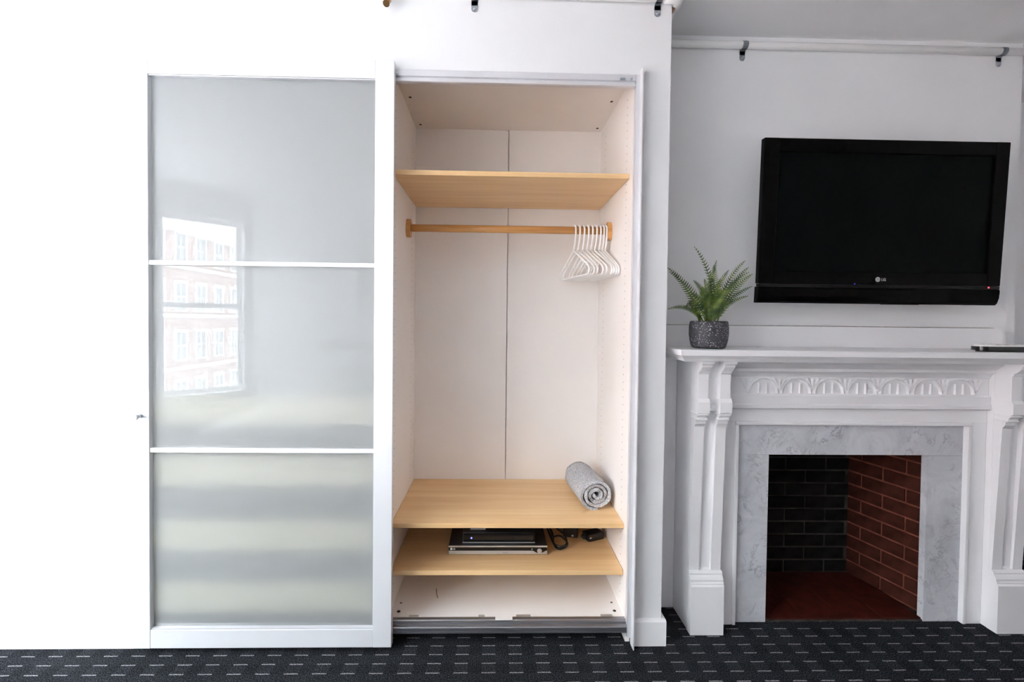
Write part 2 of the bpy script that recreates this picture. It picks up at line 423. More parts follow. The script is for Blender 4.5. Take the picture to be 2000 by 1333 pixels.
bay_wall('wall_bay', (-3.27, -2.78), (-3.27, -0.62), [(0.10, 1.02), (1.14, 2.06)])
bay_wall('wall_bay_far', (-2.65, -3.40), (-3.27, -2.78), [(0.065, 0.815)])

# baseboards with a small chamfered top edge
def baseboard(name, x0, x1, y, h=0.112, t=0.016):
    return struct(name, prism(B(), [(y, 0), (y-t, 0), (y-t, h-0.006), (y-t+0.006, h), (y, h)], 'x', x0, x1), 'trim_paint')
baseboard('baseboard_left', -2.63, OX0-0.001, 0.0)
baseboard('baseboard_front', 0.570, 0.706, 0.0, 0.104, 0.018)
struct('baseboard_alcove', bx(0.69, 0.706, 0.0005, 0.26, 0, 0.104), 'trim_paint')

# ================================================================== WARDROBE
W = thing('wardrobe', 'built-in wardrobe with open cream interior, birch shelves and clothes rod', 'wardrobe', (-0.42, 0.30, 0.0))
XL, XR, YB = -0.418, 0.547, 0.610          # inside of the open half
def wp(name, *a, mt='melamine', bev=0.0, **k): return obj(name, bx(*a, bev=bev), mt, W, **k)
sp_r = wp('side_panel', XR, XR+0.018, 0.0125, YB+0.02, 0.0, 2.323)
sp_m = wp('side_panel', XL-0.018, XL, 0.0125, YB+0.02, 0.0, 2.323)
wp('side_panel', XL-0.036, XL-0.0182, 0.0125, YB+0.02, 0.0, 2.323)
wp('front_edge', XL-0.036, XL, -0.010, 0.0123, 0.0, 2.289)
wp('side_panel', -1.392, -1.374, 0.0125, YB+0.02, 0.0, 2.323)
top_r = wp('top_panel', XL, XR, 0.0125, YB+0.02, 2.305, 2.323); wp('top_panel', -1.374, XL-0.036, 0.0125, YB+0.02, 2.305, 2.323)
bot_r = wp('bottom_panel', XL, XR, 0.030, YB, 0.074, 0.092); wp('bottom_panel', -1.374, XL-0.036, 0.030, YB, 0.074, 0.092)
wp('plinth_board', XL, XR, 0.120, 0.135, 0.0, 0.074); wp('plinth_board', -1.374, XL-0.036, 0.120, 0.135, 0.0, 0.074)
# back: two hardboard sheets per half, meeting at a dark seam
XS = 0.064
wp('back_panel', XL, XS-0.0020, YB, YB+0.006, 0.092, 2.305, bev=0.0008); wp('back_panel', XS+0.0020, XR, YB, YB+0.006, 0.092, 2.305, bev=0.0008)
wp('back_panel', -1.374, XL-0.036, YB, YB+0.006, 0.092, 2.305)
wp('back_seam', XS-0.02, XS+0.02, YB+0.014, YB+0.018, 0.092, 2.305)
# birch shelves
shelves = [wp('shelf', XL+0.002, XR-0.002, 0.050, YB-0.003, z-0.020, z, mt='birch', bev=0.0015) for z in (1.918, 0.472, 0.275)]
# screw-hole discs with the shade painted in, under the top and on the bottom panel
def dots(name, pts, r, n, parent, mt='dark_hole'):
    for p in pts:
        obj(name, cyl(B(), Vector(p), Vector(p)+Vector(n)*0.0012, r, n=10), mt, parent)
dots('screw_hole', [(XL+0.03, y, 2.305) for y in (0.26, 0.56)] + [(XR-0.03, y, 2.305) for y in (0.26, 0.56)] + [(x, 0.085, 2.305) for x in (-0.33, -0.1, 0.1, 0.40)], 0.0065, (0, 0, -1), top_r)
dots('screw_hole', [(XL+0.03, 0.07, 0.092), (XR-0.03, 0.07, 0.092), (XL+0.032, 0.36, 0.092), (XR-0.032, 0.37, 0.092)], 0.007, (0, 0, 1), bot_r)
dots('screw_hole', [(XL+0.028, 0.13, 0.092), (XR-0.028, 0.13, 0.092)], 0.005, (0, 0, 1), bot_r, 'hole_shade')
obj('scratch', tube(B(), [(-0.252, 0.24, 0.0925), (-0.246, 0.20, 0.0925), (-0.236, 0.165, 0.0925)], 0.0012, 5), 'dark_hole', bot_r)
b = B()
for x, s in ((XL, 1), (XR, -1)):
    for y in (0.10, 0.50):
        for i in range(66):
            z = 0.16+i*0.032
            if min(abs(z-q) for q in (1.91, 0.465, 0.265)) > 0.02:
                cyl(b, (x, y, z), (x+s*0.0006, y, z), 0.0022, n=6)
pg = obj('peg_holes', b, 'hole_shade', W); pg['kind'] = 'stuff'  # flat discs; the holes' inner shade is put into their colour
# aluminium rails the door slides in
# top rail hangs below the header; bottom rail runs in front of the bottom panel
b = B()
prism(b, [(0.011, 2.242), (0.011, 2.289), (-0.010, 2.289), (-0.012, 2.286), (-0.012, 2.264), (-0.004, 2.262), (-0.004, 2.254), (-0.012, 2.252), (-0.012, 2.244), (-0.008, 2.242)], 'x', -1.372, XL-0.0365)
prism(b, [(0.011, 2.242), (0.011, 2.289), (-0.010, 2.289), (-0.012, 2.286), (-0.012, 2.264), (-0.004, 2.262), (-0.004, 2.254), (-0.012, 2.252), (-0.012, 2.244), (-0.008, 2.242)], 'x', XL+0.0005, XR-0.0005)
tr = obj('top_rail', b, 'track_white', W)
obj('stop_clip', bx(0.485, 0.505, -0.0155, -0.0122, 2.264, 2.274, bev=0.001), 'galvanised', tr)
obj('stop_screw', cyl(B(), (0.530, -0.0122, 2.270), (0.530, -0.0150, 2.270), 0.005, n=12), 'galvanised', tr)
obj('stop_clip', bx(-0.41, -0.385, -0.0155, -0.0122, 2.266, 2.270, bev=0.001), 'galvanised', tr)
b = B()
for x0, x1 in ((-1.372, XL-0.0365), (XL+0.0005, XR-0.0005)):
    prism(b, [(0.029, 0.056), (0.029, 0.094), (0.012, 0.094), (0.010, 0.090), (0.004, 0.088), (0.002, 0.080), (-0.010, 0.078), (-0.012, 0.074), (-0.012, 0.066), (-0.006, 0.064), (-0.006, 0.060), (-0.012, 0.058), (-0.012, 0.052), (0.02, 0.050)], 'x', x0, x1)
br = obj('bottom_rail', b, 'track_metal', W)
for x0, x1 in ((-0.34, -0.30), (-0.055, -0.03), (0.10, 0.16), (0.45, 0.50)):
    obj('rail_clip', bx(x0, x1, 0.030, 0.044, 0.0922, 0.0945, bev=0.0008), 'silver_plastic', br)
obj('rail_notch', bx(0.015, 0.085, 0.006, 0.0295, 0.0945, 0.096, bev=0.0005), 'melamine', br)
obj('edge_strip', prism(B(), [(0.5652, 0.0), (0.5690, 0.0), (0.5690, -0.042), (0.5652, -0.042)], 'z', 0.0, 2.305), 'aluminium', W)
obj('edge_trim', bx(XR+0.001, 0.565, -0.010, 0.0123, 0.03, 2.29), 'track_white', W)
# clothes rod with wooden end brackets
RY, RZ, RR = 0.36, 1.742, 0.0175
rod = obj('clothes_rod', cyl(B(), (XL+0.012, RY, RZ), (XR-0.012, RY, RZ), RR, n=28), 'pine_rod', W)
for x0, x1 in ((XL+0.0003, XL+0.020), (XR-0.020, XR-0.0003)):
    prof = []
    for i in range(24):
        t = 2*math.pi*i/24; prof.append((RY + 0.030*math.cos(t)*(1 - 0.15*math.sin(t)), RZ - 0.002 + 0.043*math.sin(t)))
    bm_ = prism(B(), prof, 'x', x0, x1)
    obj('rod_bracket', bm_, 'pine_rod', rod)
# drawers behind the frosted door
for z0, z1 in ((0.149, 0.272), (0.394, 0.517), (0.650, 0.772), (0.895, 1.005)):
    d = obj('drawer', bx(-1.315, -0.470, -0.008, 0.004, z0, z1, bev=0.002), 'birch_pale', W, label='birch drawer front behind the frosted glass')
    obj('drawer_box', bx(-1.33, -0.475, 0.0045, 0.55, z0+0.008, z1-0.01), 'melamine', d)

# ================================================================== SLIDING DOOR
DX0, DX1, DZ0, DZ1, DY0, DY1 = -1.392, -0.394, 0.020, 2.303, -0.046, -0.016
D = thing('sliding_door', 'tall white-framed sliding door with three frosted glass panes on the wardrobe', 'door', ((DX0+DX1)/2, -0.031, DZ0))
GX0, GX1 = -1.326, -0.467
obj('stile', bx(DX0, GX0, DY0, DY1, DZ0, DZ1, bev=0.0015), 'aluminium', D); obj('stile', bx(GX1, DX1, DY0, DY1, DZ0, DZ1, bev=0.0015), 'aluminium', D)
obj('rail', bx(GX0+0.0005, GX1-0.0005, DY0+0.001, DY1, 2.234, DZ1, bev=0.0015), 'aluminium', D)
obj('rail', bx(GX0+0.0005, GX1-0.0005, DY0+0.001, DY1, DZ0, 0.092, bev=0.0015), 'aluminium', D)
for z in (1.519, 0.795): obj('crossbar', bx(GX0+0.0005, GX1-0.0005, DY0+0.004, -0.0255, z-0.0085, z+0.0085, bev=0.001), 'aluminium', D)
for z0, z1 in ((0.093, 0.786), (0.804, 1.510), (1.528, 2.233)):
    gp = obj('glass_pane', bx(GX0+0.0005, GX1-0.0005, -0.025, -0.021, z0, z1), 'frosted_glass', D, label='milky frosted glass pane')
    gp.data.materials.append(M['window_glass'])
    for pl in gp.data.polygons: pl.material_index = 0 if pl.normal.y < -0.5 else 1
for z, s in ((0.0932, 1), (2.2328, -1)): obj('gasket', bx(GX0+0.001, GX1-0.001, DY0+0.004, -0.0255, min(z, z+s*0.004), max(z, z+s*0.004)), 'track_white', D)
kb = obj('knob', cyl(B(), (-1.359, DY0, 0.929), (-1.359, DY0-0.022, 0.929), 0.008, n=20), 'steel', D)
obj('knob_cap', cyl(B(), (-1.359, DY0-0.0222, 0.929), (-1.359, DY0-0.033, 0.929), 0.0115, 0.0108, n=24), 'steel', kb)

# ================================================================== HANGERS
def hanger_bm():
    b = B(); r = 0.0042
    # hook over the rod, straight neck, shoulders, rounded ends, bottom bar; plane = local YZ, rod centre at origin
    hr = RR + r + 0.0016
    hook = [(0, -hr*math.cos(t), hr*math.sin(t)) for t in [R(200-i*20) for i in range(0, 11)]]
    hook += [(0, -hr*0.95, -0.03), (0, -0.014, -0.062), (0, -0.004, -0.080), (0, 0.0, -0.100)]
    h = [Vector(p) for p in hook]
    tube(b, h, r, 8)
    W2 = 0.195
    loop = [(0, 0, -0.096), (0, 0.03, -0.110), (0, 0.155, -0.170), (0, W2-0.012, -0.186), (0, W2, -0.202), (0, W2-0.006, -0.217), (0, W2-0.022, -0.2225), (0, 0, -0.2225)]
    left = [(0, -p[1], p[2]) for p in loop[::-1][1:]]
    tube(b, [Vector(p) for p in loop+left], r*1.1, 8)
    tube(b, [(0, 0.115, -0.148), (0, 0.115, -0.160), (0, 0.118, -0.166)], 0.003, 6); tube(b, [(0, -0.115, -0.148), (0, -0.115, -0.160), (0, -0.118, -0.166)], 0.003, 6)
    return b
hx = [0.3722, 0.3915, 0.4135, 0.4330, 0.4524, 0.4717, 0.4913, 0.5075, 0.5205]
hrot = [11, 12, 9.5, 11, 10, 11, 8.0, 6.2, 5.3]
names = ['ninth', 'eighth', 'seventh', 'sixth', 'fifth', 'fourth', 'third', 'second', 'first']
hm = None
rr = random.Random(4)
for i, (x, a, n) in enumerate(zip(hx, hrot, names)):
    if hm is None: o = obj('clothes_hanger', hanger_bm(), 'white_plastic'); hm = o
    else: o = hm.copy(); col.objects.link(o)
    o.location = (x, RY, RZ); o.rotation_euler = (0, 0, R(a))
    if i == 0: lab = 'white plastic clothes hanger at the open end of the bunch on the wooden rod'
    elif i == 8: lab = 'white plastic clothes hanger hooked right against the wooden rod bracket'
    else: lab = 'white plastic clothes hanger, %s from the wooden rod bracket in the bunch' % n
    tag(o, lab, 'hanger', 'white hangers on the wardrobe rod')

# ================================================================== TOWEL
def towel_bm():
    b = B(); random.seed(7); turns = 3.35; n = 150; t = 0.0165; Lz = 0.285; seg = 22
    cen = []
    for i in range(n+1):
        u = i/n; th = R(150) + u*turns*2*math.pi; r = 0.008 + (0.0690-0.008)*u**0.95
        cen.append((r*math.cos(th)*1.06, r*math.sin(th)*0.96))
    outl = []; inn = []
    for i, (x, z) in enumerate(cen):
        a = Vector(cen[max(0, i-1)]); c = Vector(cen[min(n, i+1)]); d = (c-a).normalized(); nn = Vector((d.y, -d.x))
        hw = 0.0064
        outl.append(Vector((x, z)) + nn*hw); inn.append(Vector((x, z)) - nn*hw)
    ring = outl + inn[::-1]; N = len(ring)
    rows = []
    for k in range(seg+1):
        v = k/seg; row = []
        for j, p in enumerate(ring):
            q = p.copy()
            z = max(q.y, -0.0675)                         # rests flat on the shelf
            wob = 0.0012*math.sin(v*19+j*0.9) + random.uniform(-0.0009, 0.0009)
            edge = 0.004*math.sin(j*0.21) if k in (0, seg) else 0
            kk = 1 + wob/0.06
            row.append(b.verts.new((q.x*kk, v*Lz + edge, max(z*kk, -0.0675)+0.0675)))
        rows.append(row)
    for A, C in zip(rows, rows[1:]):
        for j in range(N):
            f = b.faces.new((A[j], A[(j+1) % N], C[(j+1) % N], C[j])); f.smooth = True
    h = len(outl)
    for row in (rows[0], rows[-1]):
        for j in range(h-1):
            f = b.faces.new((row[j], row[j+1], row[N-2-j], row[N-1-j]))
    bmesh.ops.recalc_face_normals(b, faces=b.faces[:])
    return b
o = place(towel_bm(), 'rolled_towel', 'terry_towel', (0.461, 0.190, 0.4725), 'grey terry towel rolled up on the birch wardrobe shelf', 'towel')
o.rotation_euler = (0, 0, R(5.5))

# ================================================================== PLAYER, SET-TOP BOX, CABLES on the lower shelf
SZ = 0.2755
P = thing('disc_player', 'slim silver and black disc player on the lower birch shelf', 'disc player', (0.025, 0.30, SZ))
x0, x1, y0 = -0.193, 0.243, 0.181
body = obj('body', bx(x0, x1, y0+0.006, y0+0.25, SZ+0.003, SZ+0.040, bev=0.001), 'black_plastic', P)
obj('front_plate', bx(x0, x1, y0, y0+0.0058, SZ+0.003, SZ+0.0185, bev=0.001), 'silver_plastic', P, label='silver lower front strip')
obj('disc_slot', bx(x0+0.002, x1-0.002, y0+0.001, y0+0.0058, SZ+0.0187, SZ+0.0345), 'black_gloss', P)
obj('top_trim', bx(x0, x1, y0-0.001, y0+0.0058, SZ+0.0347, SZ+0.0405, bev=0.0008), 'silver_plastic', P)
for fx in (x0+0.04, x1-0.04):
    for fy in (y0+0.03, y0+0.22): obj('foot', cyl(B(), (fx, fy, SZ), (fx, fy, SZ+0.003), 0.010, n=12), 'black_plastic', P)
kx = 0.208
obj('knob_recess', prism(B(), [(kx-0.030, SZ+0.020), (kx-0.014, SZ+0.0115), (kx, SZ+0.0068), (kx+0.014, SZ+0.0115), (kx+0.030, SZ+0.020), (kx+0.030, SZ+0.024), (kx-0.030, SZ+0.024)], 'y', y0-0.0006, y0+0.0009), 'black_gloss', P)
obj('dial', cyl(B(), (kx, y0-0.0008, SZ+0.0195), (kx, y0-0.007, SZ+0.0195), 0.0105, 0.010, n=24), 'silver_plastic', P, label='round silver dial')
obj('indicator', cyl(B(), (kx-0.033, y0+0.0009, SZ+0.026), (kx-0.033, y0-0.0005, SZ+0.026), 0.002, n=10), 'white_plastic', P)
obj('tray_mark', bx(0.045, 0.068, y0-0.0005, y0, SZ+0.008, SZ+0.012), 'logo_grey', P)
obj('logo_disc', cyl(B(), (x0+0.012, y0+0.0009, SZ+0.0268), (x0+0.012, y0+0.0002, SZ+0.0268), 0.005, n=16), 'white_plastic', P)
text_mesh('LG', 0.0085, 'white_plastic', P, Matrix.Translation(Vector((x0+0.019, y0+0.0005, SZ+0.024)) - ORIG[P.name]) @ Matrix.Rotation(R(90), 4, 'X'))
S2 = SZ+0.0408
Q = thing('set_top_box', 'black set-top box with a blue light stacked on the disc player', 'set-top box', (0.028, 0.32, S2))
obj('body', bx(-0.133, 0.189, 0.212, 0.40, S2, S2+0.046, bev=0.002), 'black_plastic', Q)
obj('front_panel', bx(-0.128, 0.184, 0.2105, 0.2118, S2+0.006, S2+0.042), 'black_gloss', Q)
obj('bottom_trim', bx(-0.134, 0.190, 0.2085, 0.2118, S2, S2+0.0035), 'silver_plastic', Q)
obj('power_light', cyl(B(), (-0.094, 0.2104, S2+0.022), (-0.094, 0.2085, S2+0.022), 0.0035, n=14), 'led_blue', Q, label='glowing blue power light')
obj('button', bx(0.085, 0.097, 0.2092, 0.2104, S2+0.020, S2+0.024), 'black_plastic', Q)
S3 = S2+0.0462
U = thing('media_stick', 'small silver-edged black gadget lying on top of the set-top box', 'gadget', (-0.06, 0.26, S3))
obj('body', bx(-0.103, -0.028, 0.235, 0.275, S3, S3+0.014, bev=0.003), 'black_plastic', U)
obj('front_edge', bx(-0.100, -0.032, 0.2325, 0.2348, S3+0.003, S3+0.010), 'silver_plastic', U)
pw = place(bx(-0.045, 0.045, -0.03, 0.03, 0, 0.034, bev=0.006), 'power_adapter', 'black_plastic', (0.480, 0.345, SZ), 'black power adapter block near the right wall of the lower shelf', 'power adapter')
pw.rotation_euler = (0, 0, R(24))
obj('plug', bx(-0.062, -0.046, -0.012, 0.012, 0.010, 0.026, bev=0.003), 'black_plastic', pw, local=True)
obj('label_sticker', bx(-0.040, -0.030, -0.0306, -0.0301, 0.016, 0.022), 'silver_plastic', pw, local=True)
def cable(label, pts, r):
    c = Vector(pts[0]); b = tube(B(), spline([Vector(p)-c for p in pts], 12), r, 8)
    o = place(b, 'cable', 'black_plastic', c, label, 'cable'); return o
zc = SZ+0.0075
cable('black cable bundled in loops beside the disc player', [(0.262, 0.46, zc+0.03), (0.268, 0.34, zc+0.02), (0.290, 0.235, zc), (0.325, 0.232, zc), (0.345, 0.265, zc+0.006), (0.320, 0.31, zc+0.018), (0.285, 0.29, zc+0.022), (0.282, 0.245, zc+0.012), (0.310, 0.222, zc+0.010), (0.338, 0.244, zc+0.014), (0.335, 0.30, zc+0.03), (0.300, 0.36, zc+0.04), (0.31, 0.45, zc+0.02)], 0.0045)
cable('black cable trailing along the back of the lower shelf', [(0.27, 0.53, zc+0.075), (0.34, 0.47, zc+0.06), (0.385, 0.445, zc+0.06), (0.45, 0.44, zc+0.055), (0.49, 0.42, zc+0.045), (0.525, 0.46, zc+0.05), (0.50, 0.52, zc+0.055), (0.43, 0.525, zc+0.07), (0.36, 0.535, zc+0.075)], 0.005)
cable('thin black cable looped over the power adapter', [(0.538, 0.54, zc+0.07), (0.537, 0.46, zc+0.075), (0.525, 0.40, zc+0.080), (0.48, 0.44, zc+0.095), (0.43, 0.46, zc+0.085), (0.38, 0.50, zc+0.075), (0.33, 0.53, zc+0.075)], 0.0035)
cable('thick black cord coiled in front of the power strip', [(0.30, 0.50, zc+0.01), (0.35, 0.45, zc), (0.40, 0.47, zc+0.002), (0.43, 0.52, zc+0.004), (0.39, 0.545, zc+0.02), (0.34, 0.52, zc+0.03), (0.33, 0.47, zc+0.032), (0.38, 0.435, zc+0.02), (0.44, 0.45, zc+0.012), (0.49, 0.50, zc+0.012), (0.53, 0.51, zc+0.01)], 0.006)
cable('black lead hanging behind the disc player and set-top box', [(0.20, 0.47, zc+0.06), (0.26, 0.49, zc+0.03), (0.285, 0.42, zc+0.004), (0.29, 0.35, zc+0.002), (0.275, 0.30, zc+0.03), (0.268, 0.36, zc+0.06), (0.262, 0.44, zc+0.09)], 0.0045)
pw2 = place(bx(-0.035, 0.035, -0.028, 0.028, 0, 0.060, bev=0.006), 'plug_adapter', 'black_plastic', (0.378, 0.376, SZ), 'upright black plug adapter standing between the coiled cables', 'power adapter')
pw2.rotation_euler = (0, 0, R(-14))
obj('label_sticker', bx(0.006, 0.016, -0.0286, -0.0281, 0.008, 0.015), 'silver_plastic', pw2, local=True)
ps = thing('power_strip', 'black power strip at the back of the lower shelf', 'power strip', (0.44, 0.545, SZ))
obj('body', bx(0.30, 0.535, 0.555, 0.600, SZ, SZ+0.055, bev=0.005), 'black_plastic', ps)
for k in range(3): obj('socket', cyl(B(), (0.35+k*0.065, 0.5548, SZ+0.028), (0.35+k*0.065, 0.553, SZ+0.028), 0.018, n=16), 'black_gloss', ps)
obj('switch', bx(0.515, 0.528, 0.5515, 0.5548, SZ+0.02, SZ+0.036, bev=0.001), 'silver_plastic', ps)

# ================================================================== FIREPLACE
FX = 1.560                                   # centre line
F = thing('fireplace', 'white carved fireplace mantel with grey marble surround and brick firebox', 'fireplace', (FX, 0.15, 0.0))
YW = 0.2795                                  # just in front of the chimney wall
MS = 1.155                                   # underside of the shelf
def fp(name, *a, mt='mantel_paint', bev=0.001, parent=None, **k): return obj(name, bx(*a, bev=bev), mt, parent or F, **k)
# marble slabs
YM = 0.135
fp('marble_slab', 1.057, 1.200, YM, 0.165, 0.0, 0.7385, mt='marble'); fp('marble_slab', 1.905, 2.063, YM, 0.165, 0.0, 0.7385, mt='marble')
fp('marble_slab', 1.057, 2.063, YM, 0.165, 0.7395, 0.872, mt='marble')
# timber frame round the marble, with a bead
for x0, x1 in ((0.972, 1.040), (2.080, 2.148)): fp('frame_board', x0, x1, 0.118, YW, 0.0, 0.888)
fp('frame_board', 0.972, 2.148, 0.118, YW, 0.8885, 0.944)
for x0, x1 in ((1.0405, 1.0565), (2.0635, 2.0795)): fp('bead_moulding', x0, x1, 0.112, 0.160, 0.0, 0.8725, bev=0.004)
fp('bead_moulding', 1.0405, 2.0795, 0.112, 0.160, 0.8726, 0.888, bev=0.004)
# frieze: nosed lower band, carved panel, stepped cornice
fr = obj('frieze', prism(B(), [(YW, 0.945), (0.104, 0.945), (0.098, 0.950), (0.098, 0.962), (0.103, 0.968), (0.103, 1.002), (0.108, 1.006), (0.114, 1.007), (0.114, 1.082), (0.108, 1.084), (0.104, 1.092), (0.100, 1.098), (0.094, 1.104), (0.086, 1.108), (0.086, 1.120), (0.078, 1.124), (0.056, 1.142), (0.050, 1.150), (0.050, MS-0.0005), (YW, MS-0.0005)], 'x', 0.972, 2.148), 'mantel_paint', F)
def stroke(b, pts, w0, w1, h=0.008, y=0.1142):
    """raised ridge along a 2-D (x,z) line, tapering from w0 to w1"""
    n = len(pts); rows = []
    for i, p in enumerate(pts):
        a = Vector(pts[max(0, i-1)]); c = Vector(pts[min(n-1, i+1)]); d = (c-a).normalized(); q = Vector((-d.y, d.x)); wd = (w0+(w1-w0)*i/(n-1))/2
        pv = Vector(p)
        rows.append([b.verts.new((pv.x+q.x*wd, y, pv.y+q.y*wd)), b.verts.new((pv.x, y-h, pv.y)), b.verts.new((pv.x-q.x*wd, y, pv.y-q.y*wd))])
    for A, C in zip(rows, rows[1:]):
        for k in range(2): b.faces.new((A[k], A[k+1], C[k+1], C[k]))
    b.faces.new(rows[0]); b.faces.new(rows[-1][::-1])
    bmesh.ops.recalc_face_normals(b, faces=b.faces[:])
PIT, PX0, zb, zt = 0.1435, 1.086, 1.012, 1.078
def palmette(cx):
    b = B()
    stroke(b, [(cx, zb+0.012), (cx, zb+0.04), (cx, zt-0.002)], 0.004, 0.0095, 0.011)
    for s in (-1, 1):
        stroke(b, [(cx+s*0.004, zb+0.020), (cx+s*0.012, zb+0.040), (cx+s*0.025, zt-0.003)], 0.004, 0.0105, 0.011)
    return b
def arch(cx):
    b = B(); hw = PIT/2-0.009
    pts = [(cx-hw*math.cos(t), zb+(zt-0.002-zb)*math.sin(t)) for t in [math.pi*i/18 for i in range(19)]]
    half = len(pts)//2+1
    stroke(b, pts[:half], 0.0125, 0.002, 0.011); stroke(b, pts[::-1][:half], 0.0125, 0.002, 0.011)
    for s in (-1, 1): stroke(b, [(cx+s*0.0175, zb), (cx+s*0.0175, zb+0.02), (cx+s*0.0175, zb+0.045)], 0.009, 0.003)
    return b
for i in range(8):
    c = PX0 - 0.006 + i*PIT
    obj('carved_palmette', palmette(c), 'mantel_paint', fr)
    if c+PIT/2 < 2.12: obj('carved_arch', arch(c+PIT/2), 'mantel_paint', fr)
# pilasters: a carcass, two bracketed strips that lean outward as they rise, a plinth with moulded cap
SP = [(-0.022, 1.1545), (-0.018, 1.146), (-0.012, 1.140), (-0.010, 1.132), (-0.002, 1.124), (0.006, 1.117), (0.016, 1.112), (0.018, 1.105), (0.023, 1.100), (0.0235, 1.000), (0.016, 0.986), (0.016, 0.942), (0.024, 0.939), (0.024, 0.930), (0.033, 0.921), (0.036, 0.908), (0.043, 0.905), (0.045, 0.892), (0.052, 0.884), (0.056, 0.876), (0.056, 0.870), (0.080, 0.2605)]
def pilaster(xa):
    xb = xa+0.138
    pl = obj('pilaster', bx(xa+0.001, xb-0.001, 0.092, YW, 0.0, MS-0.0005), 'mantel_paint', F)
    sw = 0.046
    for x0 in (xa, xb-sw):
        obj('strip', prism(B(), SP + [(0.092, 0.2605), (0.092, MS-0.0006)], 'x', x0+0.002, x0+sw-0.002), 'mantel_paint', pl)
        obj('corbel_block', prism(B(), [(0.012, 0.986), (0.0215, 1.000), (0.091, 1.000), (0.091, 0.943), (0.012, 0.943)], 'x', x0-0.0015, x0+sw+0.0015), 'mantel_paint', pl)
        for z, y, hgt in ((0.934, 0.019, 0.008), (0.912, 0.031, 0.008)):
            obj('corbel_moulding', bx(x0-0.001, x0+sw+0.001, y, 0.091, z-hgt/2, z+hgt/2, bev=0.002), 'mantel_paint', pl)
        obj('top_scroll', prism(B(), [(-0.024, 1.154), (-0.021, 1.146), (-0.014, 1.141), (0.004, 1.141), (0.092, 1.141), (0.092, 1.154)], 'x', x0-0.001, x0+sw+0.001), 'mantel_paint', pl)
    # back of the groove: follows the lean, with a small ledge under the bracket
    obj('groove_panel', prism(B(), [(0.030, 1.154), (0.042, 1.120), (0.056, 1.080), (0.060, 0.97), (0.050, 0.955), (0.050, 0.944), (0.070, 0.938), (0.078, 0.90), (0.078, 0.86), (0.0895, 0.27), (0.0915, 0.2605), (0.0915, 1.154)], 'x', xa+sw-0.0015, xb-sw+0.0015), 'mantel_paint', pl)
    obj('plinth', prism(B(), [(0.048, 0.0), (0.048, 0.205), (0.053, 0.212), (0.053, 0.216), (0.057, 0.222), (0.057, 0.230), (0.063, 0.240), (0.068, 0.246), (0.068, 0.252), (0.076, 0.260), (0.0915, 0.260), (0.0915, 0.0)], 'x', xa-0.001, xb+0.001), 'mantel_paint', pl)
pilaster(0.833); pilaster(2.149)
# wall-side filler boards between the mantel and the alcove wall
fp('filler_board', 0.776, 0.832, 0.245, YW, 0.0, MS-0.001); fp('filler_board', 2.288, 2.344, 0.245, YW, 0.0, MS-0.001)
# shelf with stepped moulding under its edge, mitred round the left end
def shelf_layer(b, z0, z1, o0, o1):
    """slab whose edge is set in by o0 at the bottom and o1 at the top"""
    xl, xr, yf = 0.735, 2.385, -0.048
    A = [b.verts.new(p) for p in ((xl+o0, YW, z0), (xl+o0, yf+o0, z0), (xr-o0, yf+o0, z0), (xr-o0, YW, z0))]
    C = [b.verts.new(p) for p in ((xl+o1, YW, z1), (xl+o1, yf+o1, z1), (xr-o1, yf+o1, z1), (xr-o1, YW, z1))]
    fs = [b.faces.new(A), b.faces.new(C)] + [b.faces.new((A[i], A[(i+1) % 4], C[(i+1) % 4], C[i])) for i in range(4)]
    bmesh.ops.recalc_face_normals(b, faces=fs)
ZT = 1.204
b = B(); shelf_layer(b, 1.1805, ZT-0.003, 0.0, 0.0); shelf_layer(b, ZT-0.0029, ZT, 0.0, 0.003)
ms = obj('mantel_shelf', b, 'mantel_paint', F)
b = B(); shelf_layer(b, 1.1555, 1.160, 0.026, 0.024); shelf_layer(b, 1.1601, 1.168, 0.020, 0.016); shelf_layer(b, 1.1681, 1.1804, 0.014, 0.004)
obj('shelf_moulding', b, 'mantel_paint', ms)
# backboard with a rounded end
pts = [(0.745, ZT+0.0005), (2.372, ZT+0.0005)] + [(2.372-0.05+0.05*math.cos(t), 1.299-0.05+0.05*math.sin(t)) for t in [R(a) for a in range(0, 91, 10)]] + [(0.745, 1.299)]
bkb = obj('backboard', prism(B(), pts, 'y', 0.256, 0.2758), 'mantel_paint', F)
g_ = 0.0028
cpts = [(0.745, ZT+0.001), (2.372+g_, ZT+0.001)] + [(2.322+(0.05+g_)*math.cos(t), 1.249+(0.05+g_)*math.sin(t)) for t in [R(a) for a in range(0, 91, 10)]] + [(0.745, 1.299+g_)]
obj('dirt_shade_line', prism(B(), cpts, 'y', 0.2760, YW), 'dirt_shade', bkb)  # dark rim: dirty gap along the top, painted edge shade round the end
# firebox: mortar shell with every brick set proud of it
fb = obj('firebox', B() if False else bx(1.16, 1.96, 0.560, 0.580, 0.0, 0.90), 'mortar_sooty', F)
def slab(name, p0, p1, th, z0, z1, mt):
    p0, p1 = Vector((*p0, 0)), Vector((*p1, 0)); d = (p1-p0).normalized(); q = Vector((-d.y, d.x, 0))*th
    return obj(name, prism(B(), [(p.x, p.y) for p in (p0, p1, p1+q, p0+q)], 'z', z0, z1), mt, fb)
RA, RB = (1.945, 0.168), (1.858, 0.535); LA, LB = (1.175, 0.168), (1.262, 0.535)
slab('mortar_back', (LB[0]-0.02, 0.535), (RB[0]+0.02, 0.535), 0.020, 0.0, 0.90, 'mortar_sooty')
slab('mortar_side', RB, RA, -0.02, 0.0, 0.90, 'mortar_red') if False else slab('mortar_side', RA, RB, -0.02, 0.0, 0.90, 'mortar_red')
slab('mortar_side', LA, LB, 0.02, 0.0, 0.90, 'mortar_sooty')
